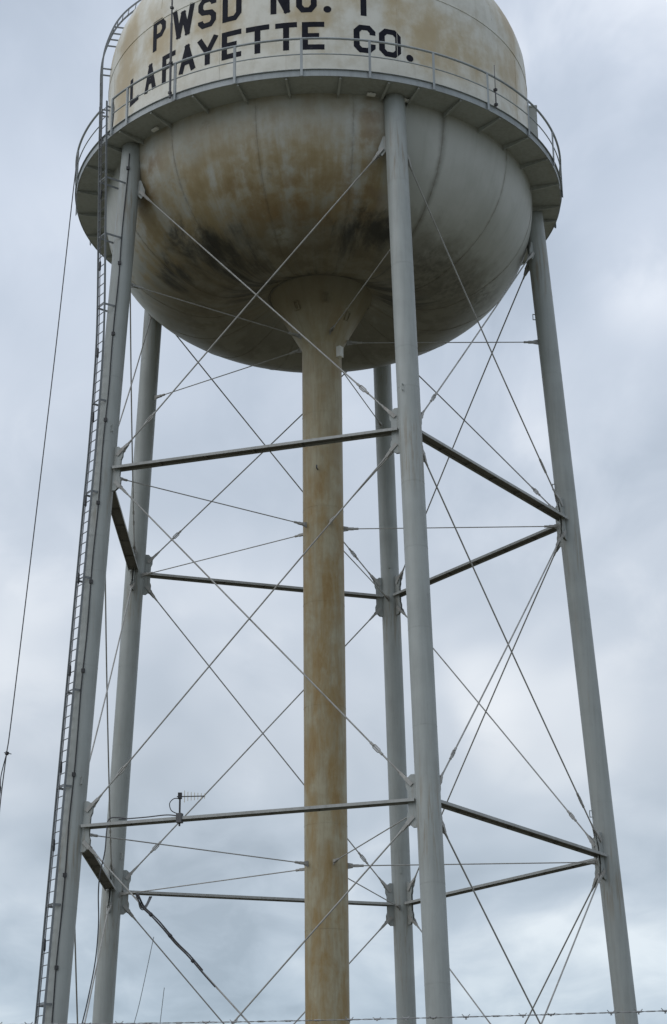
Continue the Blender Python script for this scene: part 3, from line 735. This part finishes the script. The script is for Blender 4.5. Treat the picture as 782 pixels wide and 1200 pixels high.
cb = mb.build('cable_bundle', M['black'])
tag(cb, 'thick black cable bundle strapped along the lowest front brace rod', 'cable')
# guy wires beyond the tower
for i, (x0, x1) in enumerate(((-5.15, -5.95), (-4.8, -5.3))):
    mb = MB(); zt = 10.7 if i == 0 else 9.2
    mb.tube(catmull([(x0, 5.2, zt), (x0*.45+x1*.55+.06, 5.3, zt-1.9), (x1-.12, 5.4, zt-4.4), (x1-.35, 5.5, 1.5)], 8), .011, 6)
    tag(mb.build('hanging_cable', M['palewire']), 'faint pale cable hanging below the rear strut, ' + ('left one of two' if i == 0 else 'shorter right one of two'), 'cable', 'faint cables hanging below the rear strut')

# loose rope from the walkway on the far left
rope = [(-7.36, -2.4, 33.3), (-7.37, -2.9, 32.0), (-7.52, -3.0, 29.1), (-7.70, -3.0, 26.05), (-8.04, -3.0, 20.8), (-8.403, -3.0, 15.35), (-8.49, -3.0, 14.34), (-8.57, -3.0, 13.3), (-8.62, -3.0, 12.3), (-8.75, -3.0, 9.5), (-8.9, -3.0, 6), (-9.0, -3.0, 1.65)]
mb = MB(); mb.tube(catmull(rope, 6), .016, 6); ro = mb.build('loose_cable', M['cable'])
tag(ro, 'thin dark cable hanging loose from the walkway railing far left of the legs', 'cable')
mb = MB(); mb.tube([(-8.47, -3, 14.38), (-8.49, -3, 14.30)], .05, 8); mb.tube([(-8.56, -3, 14.36), (-8.36, -3, 14.32)], .012, 6); mb.build('connector', M['black'], ro)
mb = MB(); mb.tube(catmull([(-8.49, -3, 14.33), (-8.60, -3.02, 13.75), (-8.61, -3.02, 13.4), (-8.66, -3.02, 12.95)], 6), [.014]*12+[.03]*7, 6); mb.build('tail', M['black'], ro)

# ------------------------------------------------------------------ fence in the foreground
FY = -45.967
fence = empty('chain_link_fence', (0, FY, 0))
tag(fence, 'wire fence in the foreground topped with strands of barbed wire', 'fence')
fposts = [-7.6, -4.6, -1.75, 1.75, 4.6, 7.6]
for x in fposts:
    mb = MB(); mb.tube([(x, FY, -.1), (x, FY, 2.20)], .03, 12); mb.tube([(x, FY, 2.19), (x, FY, 2.60)], .016, 8); mb.build('post', M['wire'], fence)
mb = MB(); mb.tube([(-7.6, FY, 2.12), (7.6, FY, 2.12)], .021, 10); mb.build('top_rail', M['wire'], fence)
mb = MB(); k = -7.6
sp_ = .075
i = 0
while k < 7.6:
    zz = [(.06+j*sp_) for j in range(28)]
    mb.tube([(k+(sp_/2 if (j+i) % 2 else -sp_/2)*.9, FY+(.004 if j % 2 else -.004), z) for j, z in enumerate(zz)], .0016, 3, caps=False); k += sp_; i += 1
mb.build('chain_link_mesh', M['wire'], fence)
def wz(x, dz):
    for a, b in zip(fposts[:-1], fposts[1:]):
        if a <= x <= b: f = (x-a)/(b-a); return 2.548+.0105*x-.055*f*(1-f)*(b-a)/3+dz
    return 2.548+dz
for dz in (0, -.14, -.28):
    mb = MB(); pts = [-7.6+i*.025 for i in range(609)]
    for ph in (0, PI):
        mb.tube([(x, FY+.002*math.cos(x*70+ph), wz(x, dz)+.002*math.sin(x*70+ph)) for x in pts], .0015, 4, caps=False)
    x = -7.55
    while x < 7.55:
        c = Vector((x, FY, wz(x, dz))); a = random.uniform(0, PI)
        mb.tube([c-Vector((.011, 0, 0)), c+Vector((.011, 0, 0))], .0034, 6)
        for sg in (-1, 1):
            v_ = Vector((sg*.010, math.cos(a)*.011, math.sin(a)*.011)); mb.tube([c-v_*.9+Vector((sg*.006, 0, 0)), c+v_*.9+Vector((sg*.006, 0, 0))], .0016, 4)
        x += .113+random.uniform(-.012, .012)
    mb.build('barbed_wire', M['wire'], fence)

for o in bpy.data.objects:
    if '_w' in o.keys(): del o['_w']
